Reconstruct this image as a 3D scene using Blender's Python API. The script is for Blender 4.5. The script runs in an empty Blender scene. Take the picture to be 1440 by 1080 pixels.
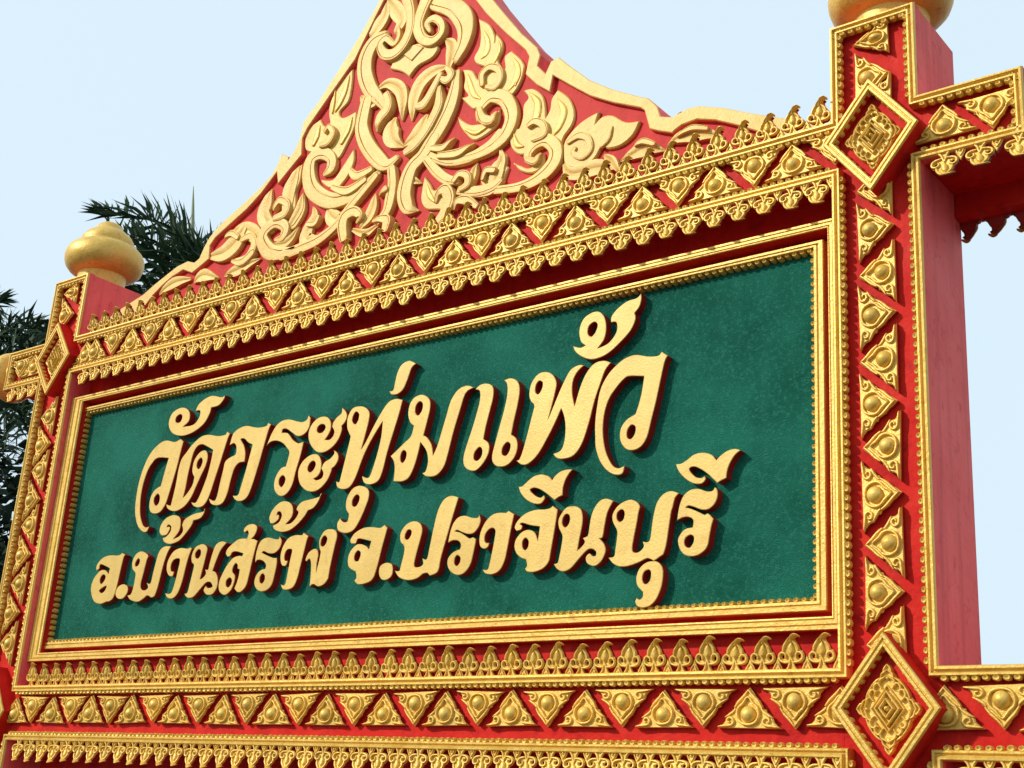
import bpy, math, random
from mathutils import Vector, Matrix
from mathutils.geometry import tessellate_polygon
random.seed(11)
scn = bpy.context.scene
COL = scn.collection

# ------------------------------------------------------------------ camera
# Camera solved from the vanishing points of the sign. World: X along the sign,
# Y into the scene, Z up; the moulding fronts of the sign lie on Y = 0.
S = 4.0            # metres from the camera to the sign's front plane
EYE = 1.55
F = 1881.95        # focal length in pixels of the 1440 px wide photograph
R = ((0.78788222, -0.06296234, 0.61259885),
     (-0.14694452, 0.94680449, 0.28630154),
     (-0.59803756, -0.31558994, 0.73671845))

def W(px, py, Y=0.0):
    """photo pixel -> (X, Z) on the vertical plane at depth Y"""
    v = (px - 720.0, py - 540.0, F)
    d = [sum(R[i][j] * v[i] for i in range(3)) for j in range(3)]
    k = (S + Y) / d[2]
    return (d[0] * k, EYE - d[1] * k)

cam = bpy.data.cameras.new('camera')
camo = bpy.data.objects.new('camera', cam)
COL.objects.link(camo)
rt = Vector((R[0][0], R[0][2], -R[0][1])); dn = Vector((R[1][0], R[1][2], -R[1][1])); fw = Vector((R[2][0], R[2][2], -R[2][1]))
m = Matrix((rt, -dn, -fw)).transposed().to_4x4()
m.translation = Vector((0, -S, EYE))
camo.matrix_world = m
cam.sensor_width = 36.0
cam.sensor_fit = 'HORIZONTAL'
cam.lens = 36.0 * F / 1440.0
cam.clip_start = 0.05
cam.clip_end = 3000.0
scn.camera = camo

# ------------------------------------------------------------------ sky, sun, exposure
SUN = Vector((0.78, 1.0, -0.74)).normalized()      # direction the light travels
world = bpy.data.worlds.new('World')
scn.world = world
world.use_nodes = True
nt = world.node_tree
nt.nodes.clear()
out = nt.nodes.new('ShaderNodeOutputWorld')
bg = nt.nodes.new('ShaderNodeBackground')
sky = nt.nodes.new('ShaderNodeTexSky')
sky.sky_type = 'NISHITA'
sky.sun_disc = False
sky.sun_elevation = math.asin(-SUN.z)
sky.sun_rotation = math.atan2(-SUN.x, -SUN.y)
sky.air_density = 1.0
sky.dust_density = 6.0
sky.ozone_density = 1.0
mixs = nt.nodes.new('ShaderNodeMix')
mixs.data_type = 'RGBA'
mixs.inputs[0].default_value = 0.86
mixs.inputs[7].default_value = (8.55, 10.45, 11.65, 1)   # even bright haze veiling the whole sky
nt.links.new(sky.outputs[0], mixs.inputs[6])
nt.links.new(mixs.outputs[2], bg.inputs[0])
bg.inputs[1].default_value = 0.095
nt.links.new(bg.outputs[0], out.inputs[0])

sun = bpy.data.lights.new('sun', 'SUN')
sun.energy = 3.3
sun.angle = math.radians(2.5)
sun.color = (1.0, 0.95, 0.86)
suno = bpy.data.objects.new('sun', sun)
COL.objects.link(suno)
suno.rotation_euler = SUN.to_track_quat('-Z', 'Y').to_euler()
suno.location = (-12, -16, 18)
scn.view_settings.view_transform = 'Standard'
scn.view_settings.look = 'None'
scn.view_settings.exposure = 0.0
scn.view_settings.gamma = 1.0
scn.view_settings.use_curve_mapping = False

# ------------------------------------------------------------------ materials
def mat(name, c1, c2=None, rough=0.5, metal=0.0, scale=12.0, bump=0.0, bscale=80.0, detail=5.0, lo=0.35, hi=0.65,
        c3=None, scale3=60.0, lo3=0.6, hi3=0.75, spec=0.5, rvar=0.0, stretch=None, bdist=.004, objvar=0.0, streak=None):
    mt = bpy.data.materials.new(name)
    mt.use_nodes = True
    n = mt.node_tree; N = n.nodes; L = n.links
    b = N['Principled BSDF']
    b.inputs['Roughness'].default_value = rough
    b.inputs['Metallic'].default_value = metal
    b.inputs['Specular IOR Level'].default_value = spec
    tc = N.new('ShaderNodeTexCoord')
    geo = N.new('ShaderNodeNewGeometry')
    vec = geo.outputs['Position']
    if stretch:
        mp = N.new('ShaderNodeMapping'); mp.inputs['Scale'].default_value = stretch
        L.new(vec, mp.inputs['Vector']); vec = mp.outputs['Vector']
    def noise(sc, det):
        t = N.new('ShaderNodeTexNoise'); t.inputs['Scale'].default_value = sc; t.inputs['Detail'].default_value = det
        t.inputs['Roughness'].default_value = 0.62
        L.new(vec, t.inputs['Vector']); return t
    col = None
    if c2:
        t = noise(scale, detail)
        mr = N.new('ShaderNodeMapRange'); mr.inputs[1].default_value = lo; mr.inputs[2].default_value = hi
        L.new(t.outputs['Fac'], mr.inputs[0])
        mx = N.new('ShaderNodeMix'); mx.data_type = 'RGBA'
        mx.inputs[6].default_value = (*c1, 1); mx.inputs[7].default_value = (*c2, 1)
        L.new(mr.outputs[0], mx.inputs[0]); col = mx.outputs[2]
        if rvar:
            mm = N.new('ShaderNodeMath'); mm.operation = 'MULTIPLY_ADD'
            mm.inputs[1].default_value = rvar; mm.inputs[2].default_value = rough
            L.new(mr.outputs[0], mm.inputs[0]); L.new(mm.outputs[0], b.inputs['Roughness'])
        if c3:
            t3 = noise(scale3, 4.0)
            mr3 = N.new('ShaderNodeMapRange'); mr3.inputs[1].default_value = lo3; mr3.inputs[2].default_value = hi3
            L.new(t3.outputs['Fac'], mr3.inputs[0])
            mx3 = N.new('ShaderNodeMix'); mx3.data_type = 'RGBA'
            mx3.inputs[7].default_value = (*c3, 1)
            L.new(col, mx3.inputs[6]); L.new(mr3.outputs[0], mx3.inputs[0]); col = mx3.outputs[2]
        if streak:          # rain streaks running down the face
            mp2 = N.new('ShaderNodeMapping'); mp2.inputs['Scale'].default_value = (22, 22, 1.3)
            L.new(geo.outputs['Position'], mp2.inputs['Vector'])
            ts = N.new('ShaderNodeTexNoise'); ts.inputs['Scale'].default_value = 1.0; ts.inputs['Detail'].default_value = 6.0
            L.new(mp2.outputs['Vector'], ts.inputs['Vector'])
            ms_ = N.new('ShaderNodeMapRange'); ms_.inputs[1].default_value = 0.48; ms_.inputs[2].default_value = 0.74; ms_.inputs[4].default_value = streak[1]
            L.new(ts.outputs['Fac'], ms_.inputs[0])
            xs = N.new('ShaderNodeMix'); xs.data_type = 'RGBA'; xs.inputs[7].default_value = (*streak[0], 1)
            L.new(col, xs.inputs[6]); L.new(ms_.outputs[0], xs.inputs[0]); col = xs.outputs[2]
        if objvar:
            oi = N.new('ShaderNodeObjectInfo')
            mo = N.new('ShaderNodeMapRange'); mo.inputs[3].default_value = 1-objvar; mo.inputs[4].default_value = 1+objvar*.35
            L.new(oi.outputs['Random'], mo.inputs[0])
            vm = N.new('ShaderNodeVectorMath'); vm.operation = 'SCALE'
            L.new(col, vm.inputs[0]); L.new(mo.outputs[0], vm.inputs['Scale']); col = vm.outputs[0]
        L.new(col, b.inputs['Base Color'])
    else:
        b.inputs['Base Color'].default_value = (*c1, 1)
    if bump:
        tb = noise(bscale, 4.0)
        bp = N.new('ShaderNodeBump'); bp.inputs['Strength'].default_value = bump; bp.inputs['Distance'].default_value = bdist
        L.new(tb.outputs['Fac'], bp.inputs['Height']); L.new(bp.outputs[0], b.inputs['Normal'])
    return mt

GOLD = mat('gold_paint', (0.72, 0.43, 0.060), (0.80, 0.53, 0.115), rough=0.34, metal=0.24, scale=14, bump=0.5, bscale=90,
           c3=(0.48, 0.23, 0.028), scale3=40, lo3=0.55, hi3=0.80, rvar=0.16, objvar=0.12)
CREAM = mat('pale_gold_paint', (0.69, 0.430, 0.105), (0.74, 0.490, 0.150), rough=0.48, metal=0.06, scale=9, bump=0.5, bscale=70,
            c3=(0.62, 0.34, 0.060), scale3=26, lo3=0.54, hi3=0.80, spec=0.3, objvar=0.06, streak=((0.54, 0.34, 0.12), 0.30))
LETTER = mat('letter_gold_paint', (0.65, 0.425, 0.100), (0.72, 0.485, 0.130), rough=0.45, metal=0.10, scale=6, bump=0.35, bscale=110,
             c3=(0.56, 0.335, 0.070), scale3=24, lo3=0.52, hi3=0.80, spec=0.3, objvar=0.05, streak=((0.54, 0.36, 0.11), 0.35))
RED = mat('red_paint', (0.64, 0.024, 0.012), (0.55, 0.014, 0.009), rough=0.5, scale=7, bump=0.6, bscale=50,
          c3=(0.34, 0.006, 0.008), scale3=16, lo3=0.54, hi3=0.80, rvar=0.15, spec=0.10, streak=((0.36, 0.010, 0.010), 0.5))
PEDRED = mat('sun_faded_red_paint', (0.62, 0.034, 0.026), (0.54, 0.022, 0.018), rough=0.55, scale=5, bump=0.5, bscale=50,
          c3=(0.40, 0.012, 0.012), scale3=14, lo3=0.54, hi3=0.80, spec=0.12, streak=((0.40, 0.016, 0.014), 0.5))
FADED_LIFT = mat('faded_red_bounce_lift', (0.90, 0.150, 0.130), (0.82, 0.120, 0.108), rough=0.55, scale=2.2, bump=0.5, bscale=35,
            c3=(0.58, 0.055, 0.055), scale3=22, lo3=0.56, hi3=0.80, rvar=0.1, spec=0.12, streak=((0.54, 0.075, 0.070), 0.6))  # faded red, base raised to stand in for bounce light on shaded sides
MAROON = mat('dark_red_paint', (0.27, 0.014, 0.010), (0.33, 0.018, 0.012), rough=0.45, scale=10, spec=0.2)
GREEN = mat('green_stucco', (0.003, 0.090, 0.056), (0.015, 0.195, 0.126), rough=0.65, scale=2.6, bump=1.0, bscale=190, bdist=.014, detail=14, lo=0.36, hi=0.66,
            c3=(0.035, 0.245, 0.175), scale3=95, lo3=0.50, hi3=0.78, spec=0.10, streak=((0.026, 0.190, 0.130), 0.22))
PAVE = mat('low_bounce_ground', (0.055, 0.054, 0.052), (0.075, 0.072, 0.068), rough=0.9, scale=2, bump=0.3, bscale=30)  # unseen ground, toned dark to cut bounce into the sign's shadows
LEAF = mat('palm_leaf', (0.014, 0.036, 0.016), (0.034, 0.066, 0.024), rough=0.6, scale=5, spec=0.15, c3=(0.060, 0.070, 0.022), scale3=9, lo3=0.58, hi3=0.75)
SPEAR = mat('young_palm_spear', (0.26, 0.29, 0.16), (0.22, 0.25, 0.13), rough=0.6, scale=9)
SHRUB = mat('shrub_leaf', (0.008, 0.018, 0.010), (0.018, 0.032, 0.016), rough=0.65, scale=6, spec=0.12)
BARK = mat('palm_bark', (0.14, 0.12, 0.10), (0.20, 0.17, 0.14), rough=0.9, scale=12, bump=0.8, bscale=25)

# ------------------------------------------------------------------ mesh helpers
class MB:
    def __init__(s): s.v = []; s.f = []; s.m = []
    def add(s, vs, fs, mi=0):
        o = len(s.v); s.v.extend(vs)
        for f in fs:
            s.f.append(tuple(i + o for i in f)); s.m.append(mi)
    def box(s, x0, x1, y0, y1, z0, z1, mi=0, front=None):
        vs = [(x0,y0,z0),(x1,y0,z0),(x1,y1,z0),(x0,y1,z0),(x0,y0,z1),(x1,y0,z1),(x1,y1,z1),(x0,y1,z1)]
        s.add(vs, [(3,2,1,0),(4,5,6,7),(1,2,6,5),(2,3,7,6),(3,0,4,7)], mi)
        s.add([vs[0],vs[1],vs[5],vs[4]], [(0,1,2,3)], mi if front is None else front)
    def mesh(s, name, mats, angle=35):
        me = bpy.data.meshes.new(name)
        me.from_pydata(s.v, [], s.f)
        for q in mats: me.materials.append(q)
        me.polygons.foreach_set('material_index', s.m)
        me.polygons.foreach_set('use_smooth', [True] * len(s.f))
        me.update()
        me.set_sharp_from_angle(angle=math.radians(angle))
        return me
    def obj(s, name, mats, parent=None, angle=35):
        return link(name, s.mesh(name, mats, angle), parent)

def link(name, data, parent=None, mw=None):
    o = bpy.data.objects.new(name, data)
    COL.objects.link(o)
    if parent is not None:
        o.parent = parent
        if parent.type == 'EMPTY':
            o.matrix_parent_inverse = Matrix.Translation(-Vector(parent.location))
    if mw is not None: o.matrix_basis = mw
    return o

def empty(name, loc):
    o = bpy.data.objects.new(name, None); COL.objects.link(o); o.location = loc; o.empty_display_size = 0.3
    return o

def spline(pts, closed=False, n=5):
    """Catmull-Rom through tuples of any size; a trailing '*' corner is handled by crn()"""
    P = [tuple(p) for p in pts]; out = []
    N = len(P); segs = N if closed else N - 1
    for i in range(segs):
        p1 = P[i]; p2 = P[(i+1) % N]
        p0 = P[(i-1) % N] if (closed or i > 0) else p1
        p3 = P[(i+2) % N] if (closed or i < N-2) else p2
        for k in range(n):
            t = k / n; t2 = t*t; t3 = t2*t
            out.append(tuple(0.5*((2*b) + (-a+c)*t + (2*a-5*b+4*c-d)*t2 + (-a+3*b-3*c+d)*t3) for a,b,c,d in zip(p0,p1,p2,p3)))
    if not closed: out.append(P[-1])
    return out

def crn(txt, n=4):
    """closed outline from 'x,y x,y* ...' (star = sharp corner)"""
    raw = []
    for w in txt.split():
        c = w.endswith('*'); w = w.rstrip('*'); x, y = w.split(','); raw.append((float(x), float(y), c))
    N = len(raw); out = []
    for i in range(N):
        p1 = raw[i]; p2 = raw[(i+1) % N]
        p0 = p1 if p1[2] else raw[(i-1) % N]
        p3 = p2 if p2[2] else raw[(i+2) % N]
        for k in range(n):
            t = k/n; t2 = t*t; t3 = t2*t
            out.append(tuple(0.5*((2*b) + (-a+c)*t + (2*a-5*b+4*c-d)*t2 + (-a+3*b-3*c+d)*t3)
                             for a,b,c,d in zip(p0[:2],p1[:2],p2[:2],p3[:2])))
    return out

def area(p): return 0.5*sum(p[i][0]*p[(i+1)%len(p)][1] - p[(i+1)%len(p)][0]*p[i][1] for i in range(len(p)))

def plate(mb, loops, y0, y1, bev=0.0, mf=0, ms=0, bh=None, back=False):
    """flat shape (first loop outer, the rest holes) with its face at y0 and its back at y1"""
    L = []
    for i, lp in enumerate(loops):
        a = area(lp)
        if (i == 0 and a < 0) or (i > 0 and a > 0): lp = lp[::-1]
        L.append(lp)
    def inset(lp, d):
        o = []; N = len(lp)
        for i in range(N):
            a = Vector(lp[i-1]); b = Vector(lp[i]); c = Vector(lp[(i+1) % N])
            e1 = (b-a); e2 = (c-b)
            if e1.length < 1e-9 or e2.length < 1e-9: o.append(tuple(b)); continue
            e1.normalize(); e2.normalize()
            n1 = Vector((-e1.y, e1.x)); n2 = Vector((-e2.y, e2.x)); nn = n1 + n2
            if nn.length < 1e-6: o.append(tuple(b)); continue
            nn.normalize(); k = d / max(0.5, nn.dot(n1)); o.append((b.x + nn.x*k, b.y + nn.y*k))
        return o
    bh = bev if bh is None else bh
    rings = [[(y1, lp) for lp in L]]
    rings.append([(y0 + bh, lp) for lp in L])
    if bev: rings.append([(y0, inset(lp, bev)) for lp in L])
    for li, lp in enumerate(L):
        N = len(lp)
        for a, b in zip(rings[:-1], rings[1:]):
            vs = [(x, a[li][0], z) for x, z in a[li][1]] + [(x, b[li][0], z) for x, z in b[li][1]]
            side = ms if b is not rings[-1] or not bev else mf
            mb.add(vs, [(i, (i+1) % N, N+(i+1) % N, N+i) for i in range(N)], side)
    top = rings[-1]
    polys = [[Vector((x, z, 0)) for x, z in r[1]] for r in top]
    tris = tessellate_polygon(polys)
    flat = [(x, top[0][0], z) for r in top for x, z in r[1]]
    fs = []
    for t in tris:
        a, b, c = (flat[i] for i in t)
        cr = (b[0]-a[0])*(c[2]-a[2]) - (b[2]-a[2])*(c[0]-a[0])
        fs.append(tuple(t) if cr > 0 else tuple(reversed(t)))
    mb.add(flat, fs, mf)
    if back: mb.add([(x, y1, z) for x, y, z in flat], [tuple(reversed(f)) for f in fs], ms)

PROF_GROOVE = ((-1, 0), (-1, .84), (-.93, .98), (-.86, 1.0), (-.46, 1.0), (-.42, .74), (-.34, .74), (-.30, 1.0), (.40, .97), (.86, 1.0), (.93, .98), (1, .84), (1, 0))
PROF_ROUND = ((-1, 0), (-1, .82), (-.92, .97), (-.82, 1.0), (-.30, .98), (0, .97), (.50, .98), (.55, .82), (.62, .82), (.67, 1.0), (.92, .97), (1, .82), (1, 0))
PROF_LEAF = ((-1, 0), (-1, .86), (-.93, 1.0), (-.62, .98), (-.40, .95), (-.06, .82), (.02, .78), (.10, .84), (.40, .97), (.62, 1.0), (.93, 1.0), (1, .86), (1, 0))
PROF_BEAD = ((-1, 0), (-1, .35), (-.80, .74), (-.42, .96), (0, 1.0), (.42, .96), (.80, .74), (1, .35), (1, 0))

def stroke(mb, pts, yb, h, prof=PROF_ROUND, n=5, yfun=None, mi=0, closed=False, hmin=0.45):
    """raised band along pts = (x, z, full width), standing h in front of depth yb"""
    P = spline(pts, closed, n)
    if not closed:          # rounded ends
        for e in (0, -1):
            a, b = (P[0], P[1]) if e == 0 else (P[-1], P[-2])
            l = math.hypot(a[0]-b[0], a[1]-b[1]) or 1e-9; tx, tz = (a[0]-b[0])/l, (a[1]-b[1])/l; r = a[2]/2
            if r < .002: continue
            cap = [(a[0]+tx*r*k, a[1]+tz*r*k, a[2]*math.sqrt(max(.0004, 1-k*k))) for k in (.4, .72, .92, 1.0)]
            P = cap[::-1] + P if e == 0 else P + cap
    wmax = max(p[2] for p in pts) or 1
    N = len(P); M = len(prof); vs = []
    for i in range(N):
        a = P[(i-1) % N] if closed else P[max(0, i-1)]
        b = P[(i+1) % N] if closed else P[min(N-1, i+1)]
        dx, dz = b[0]-a[0], b[1]-a[1]; l = math.hypot(dx, dz) or 1e-9
        nx, nz = -dz/l, dx/l
        w = max(P[i][2], 0.0005) / 2
        hh = h * (hmin + (1-hmin) * min(1, (2*w) / (wmax*0.55)))
        for (t, k) in prof:
            y = yb - hh*k
            if yfun: y += yfun(P[i][0], P[i][1])
            vs.append((P[i][0] + nx*w*t, y, P[i][1] + nz*w*t))
    fs = []
    for i in range(N if closed else N-1):
        for j in range(M-1):
            a = i*M+j; b = ((i+1) % N)*M+j
            fs.append((a, a+1, b+1, b))
    if not closed:
        fs.append(tuple(range(M-1, -1, -1))); fs.append(tuple(range((N-1)*M, N*M)))
    mb.add(vs, fs, mi)

def sweep(mb, path, prof, closed=False, mi=0, red=()):
    """moulding: prof = (offset to the left of travel, depth Y)"""
    N = len(path); M = len(prof); nrm = []
    for i in range(N):
        p = Vector(path[i])
        d1 = (p - Vector(path[i-1])).normalized() if (closed or i > 0) else None
        d2 = (Vector(path[(i+1) % N]) - p).normalized() if (closed or i < N-1) else None
        if d1 is None: d1 = d2
        if d2 is None: d2 = d1
        n1 = Vector((-d1.y, d1.x)); n2 = Vector((-d2.y, d2.x)); nn = (n1+n2).normalized()
        nrm.append(nn / max(0.25, nn.dot(n1)))
    vs = [(path[i][0] + nrm[i].x*o, y, path[i][1] + nrm[i].y*o) for i in range(N) for o, y in prof]
    fs = []
    for i in range(N if closed else N-1):
        for j in range(M-1):
            a = i*M+j; b = ((i+1) % N)*M+j
            fs.append((a, b, b+1, a+1))
    if not closed:
        fs.append(tuple(range(M))); fs.append(tuple(range(N*M-1, (N-1)*M-1, -1)))
    k0 = len(mb.m)
    mb.add(vs, fs, mi)
    for i in range(N if closed else N-1):
        for j in red: mb.m[k0 + i*(M-1) + j] = 1

def beads(mb, path, off, yb, ytop, pitch=0.033, closed=False, la=0.0125, lr=0.0085):
    """row of small oval ring beads parallel to path at the given left offset"""
    N = len(path)
    for i in range(N if closed else N-1):
        a = Vector(path[i]); b = Vector(path[(i+1) % N]); d = b-a; L = d.length; d /= L; nn = Vector((-d.y, d.x))
        e0 = off if True else 0
        cnt = max(1, int(L / pitch))
        for k in range(cnt):
            t = (k+0.5)/cnt
            if abs(off) > 0.02 and (t*L < 0.012 or (1-t)*L < 0.012): pass
            c = a + d*(t*L) + nn*(off + random.uniform(-.0008, .0008)); s = random.uniform(.9, 1.08)
            hh = ytop + random.uniform(-.0015, .0015)
            vs = []
            for (q, y) in ((1.0, yb), (1.0, hh+(yb-hh)*.35), (.72, hh), (.38, hh+.002), (.0, hh+.007)):
                if q == 0: vs.append((c.x, y, c.y)); continue
                for u in range(8):
                    an = u*math.pi/4
                    p = c + d*(math.cos(an)*la*q*s) + nn*(math.sin(an)*lr*q*s)
                    vs.append((p.x, y, p.y))
            fs = []
            for r in range(3):
                for u in range(8): fs.append((r*8+u, r*8+(u+1) % 8, r*8+8+(u+1) % 8, r*8+8+u))
            for u in range(8): fs.append((24+u, 24+(u+1) % 8, 32))
            mb.add(vs, fs)

def lathe(mb, prof, cx, cy, z0, n=40, mi=0):
    vs = []; M = len(prof)
    for i in range(n):
        a = 2*math.pi*i/n
        for r, z in prof: vs.append((cx + r*math.cos(a), cy + r*math.sin(a), z0 + z))
    fs = [(i*M+j, ((i+1) % n)*M+j, ((i+1) % n)*M+j+1, i*M+j+1) for i in range(n) for j in range(M-1)]
    mb.add(vs, fs, mi)

def dome(mb, cx, cz, r, yb, h, sz=1.0, n=16, m=6):
    vs = []; fs = []
    for j in range(m):
        a = (math.pi/2)*j/m
        for i in range(n):
            t = 2*math.pi*i/n
            vs.append((cx + r*math.cos(a)*math.cos(t), yb - h*math.sin(a), cz + r*sz*math.cos(a)*math.sin(t)))
    vs.append((cx, yb-h, cz))
    for j in range(m-1):
        for i in range(n): fs.append((j*n+i, j*n+(i+1) % n, (j+1)*n+(i+1) % n, (j+1)*n+i))
    for i in range(n): fs.append(((m-1)*n+i, (m-1)*n+(i+1) % n, m*n))
    mb.add(vs, fs)

def struct(o):
    o['kind'] = 'structure'; return o
def tag(o, label, cat, group=None):
    o['label'] = label; o['category'] = cat
    if group: o['group'] = group
    return o

# ------------------------------------------------------------------ ground
g = MB(); g.add([(-900,-900,0),(900,-900,0),(900,1500,0),(-900,1500,0)], [(0,1,2,3)])
struct(g.obj('ground', [PAVE]))

# ------------------------------------------------------------------ the sign: main dimensions (u = metres / 4 in the fit)
def U(x): return x * S
def Z(z): return EYE + z * S
LX0, LX1 = U(-1.6865), U(-1.607)     # left pillar
RX0, RX1 = U(-.4615), U(-.381)       # right pillar
CT = Z(.721)                          # pillar tops
OT, OB = Z(.568), Z(.1373)            # opening above / below the name board
CR = Z(.6235)                         # top of the top rail
WT, WB = Z(.6260), Z(.564)            # side rails
LB = Z(.0685)                         # underside of the bottom rail
WLX, WRX = U(-1.776), U(-.2916)       # ends of the side rails
FY = 0.036                            # red fields
DEP = 0.375                           # depth of pillars and rails

root = empty('temple_name_sign', ((LX0+RX1)/2, DEP/2, 0))
tag(root, 'ornate red and gold temple name sign with green board and raised Thai lettering', 'sign')

def part(mb, name, mats, label=None, parent=None, angle=35):
    o = mb.obj(name, mats, parent or root, angle)
    if label: o['label'] = label
    return o

# pillars and rails (red bodies; the front is the sunken field)
pillars = []
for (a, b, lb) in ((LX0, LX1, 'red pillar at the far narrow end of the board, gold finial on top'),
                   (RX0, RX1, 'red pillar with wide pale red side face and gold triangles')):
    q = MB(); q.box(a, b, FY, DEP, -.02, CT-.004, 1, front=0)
    pillars.append(part(q, 'pillar', [RED, FADED_LIFT], lb))
PL, PR = pillars
q = MB(); q.box(LX1+.001, RX0-.001, FY, DEP-.003, OT, CR-.006); TOP = part(q, 'top_rail', [RED])
q = MB(); q.box(LX1+.001, RX0-.001, FY, DEP-.003, LB, OB); BOT = part(q, 'bottom_rail', [RED])
q = MB(); q.box(RX1+.001, WRX, FY, DEP-.003, WB, WT-.004); WRT = part(q, 'side_rail', [RED])
q = MB(); q.box(RX1+.001, WRX+2.2, FY, DEP-.003, LB, OB-.002); WRB = part(q, 'side_rail', [RED])
q = MB(); q.box(WLX, LX0-.001, FY, DEP-.003, WB+.012, WT-.004); WLT = part(q, 'side_rail', [RED])
q = MB(); q.box(WLX-2.0, LX0-.001, FY, DEP-.003, LB, OB); WLB = part(q, 'side_rail', [RED])

# mouldings: offset goes to the LEFT of the direction of travel
MP = ((-.0012, FY+.006), (-.0012, .004), (0, -.001), (.003, -.007), (.010, -.008), (.0125, -.003), (.0150, .004), (.0180, .004), (.0200, -.002),
      (.0225, -.005), (.0280, -.005), (.0310, .001), (.0315, FY+.004))
BOFF = 0.0365
def mould(path, closed, owner, nm='gold_moulding'):
    a = MB(); sweep(a, path, MP, closed, red=(0,)); o = part(a, nm, [GOLD, FADED_LIFT], parent=owner)
    b = MB(); beads(b, path, BOFF, .016, -.003, closed=closed, pitch=.031, la=.0130, lr=.0100); o2 = part(b, 'bead_row', [GOLD], parent=owner); o2['kind'] = 'stuff'
    return o
# (the field must lie to the left of travel)
# around the name-board opening: the field is outside, so travel clockwise
def seg(pts, owner): mould(pts, False, owner)
mould([(LX1,OB),(LX1,OT),(RX0,OT),(RX0,OB)], True, TOP)
mould([(WRX,WB),(RX1,WB),(RX1,OB),(WRX+2.2,OB)][::-1], False, PR)
mould([(WLX-2.0,OB),(LX0,OB),(LX0,WB+.012),(WLX,WB+.012)][::-1], False, PL)
# outer outline of pillars, crest and side rails, field inside: travel counter-clockwise
mould([(WRX,WB),(WRX,WT),(RX1,WT),(RX1,CT),(RX0,CT),(RX0,CR),(LX1,CR),(LX1,CT),(LX0,CT),(LX0,WT),(WLX,WT),(WLX,WB+.012)], False, TOP)
# lower edge of the bottom rails
mould([(LX1,LB-1.2),(LX1,LB),(RX0,LB),(RX0,LB-1.2)], False, BOT)
mould([(WRX+2.2,LB),(RX1,LB),(RX1,LB-1.2)][::-1], False, WRB)
mould([(LX0,LB-1.2),(LX0,LB),(WLX-2.0,LB)][::-1], False, WLB)

# ------------------------------------------------------------------ triangle ornaments
def tri_mesh():
    t = MB()
    half = [(.114,0),(.098,.008),(.086,.020),(.083,.033),(.072,.037),(.062,.045),(.060,.056),(.048,.061),(.041,.072),(.038,.084),(.026,.090),(.018,.104),(0,.125)]
    out_ = half + [(-x, z) for x, z in half[::-1][1:]]
    plate(t, [out_], .012, FY+.004, bev=.004, bh=.006, mf=0, ms=1)
    y = .016
    ring = [(0,.094,.007),(.018,.074,.010),(.034,.060,.010),(.038,.040,.010),(.026,.018,.010),(0,.011,.011),(-.026,.018,.010),(-.038,.040,.010),(-.034,.060,.010),(-.018,.074,.010)]
    stroke(t, ring, y, .016, PROF_BEAD, n=3, closed=True)
    dome(t, 0, .042, .027, y, .030, n=18)
    for s in (-1, 1):
        stroke(t, [(s*.106,.004,.004),(s*.082,.007,.010),(s*.058,.010,.010),(s*.051,.021,.010),(s*.060,.031,.010),(s*.071,.029,.009),(s*.073,.020,.008),(s*.066,.018,.006)], y, .013, PROF_BEAD, n=3)
        stroke(t, [(s*.047,.063,.006),(s*.034,.080,.010),(s*.015,.098,.010),(0,.116,.005)], y, .012, PROF_BEAD, n=3)
        stroke(t, [(s*.082,.033,.004),(s*.064,.042,.010),(s*.050,.052,.009),(s*.046,.060,.004)], y, .010, PROF_BEAD, n=3)
    return t.mesh('triangle_ornament', [GOLD, MAROON], 40)
TRI = tri_mesh()
def tri(x, z, ang, owner, sb=1.0):
    """(x, z) = middle of the base line; ang turns the apex (0 = up, 180 = down, 90 = right, -90 = left)"""
    j = lambda e: random.uniform(-e, e)
    mw = Matrix.Translation((x+j(.003), j(.002), z+j(.002))) @ Matrix.Rotation(math.radians(ang + j(2.0)), 4, 'Y') @ Matrix.Diagonal((sb*1.05+j(.03), 1, 1.05+j(.03), 1))
    return link('triangle_ornament', TRI, owner, mw)
# top rail
k = 0; x = U(-.5012)+.006
zu, zd = Z(.5828)-.004, Z(.6130)+.004
while x > LX1 - .05:
    if x > LX1 + .12: tri(x, zu, 0, TOP)
    if x - U(.0409) > LX1 + .10: tri(x - U(.0409), zd, 180, TOP)
    x -= U(.0818)
tri(U(-.5012)+.006+U(.0409), zd, 180, TOP)
tri(LX1+.095, zu, 0, TOP)
# bottom rail
x = U(-.5433)+.004; zu, zd = Z(.0910), Z(.1232)
tri(x+U(.0409), zd, 180, BOT)
tri(U(-1.6072)+.012, zu, 0, BOT)
tri(x+U(.0818)-.004, zu, 0, BOT)
while x > LX1 + .06:
    tri(x, zu, 0, BOT)
    if x - U(.0409) > LX1 + .10: tri(x - U(.0409), zd, 180, BOT)
    x -= U(.0818)
# side rails
tri(U(-.3600), Z(.5805), 0, WRT); tri(U(-.3190), Z(.6105), 180, WRT)
x = U(-.3335)-.012
tri(x, zd, 180, WRB)
for i in range(5):
    tri(x+U(.041)+i*U(.0818), zu, 0, WRB); tri(x+U(.0818)*(i+1), zd, 180, WRB)
tri(x-U(.041), zu, 0, WRB)
tri(LX0-.10, Z(.5835), 0, WLT); tri(LX0-.235, Z(.6130), 180, WLT)
for i in range(5):
    tri(LX0-.12-i*U(.0818), zu, 0, WLB); tri(LX0-.12-U(.0409)-i*U(.0818), zd, 180, WLB)
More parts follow.
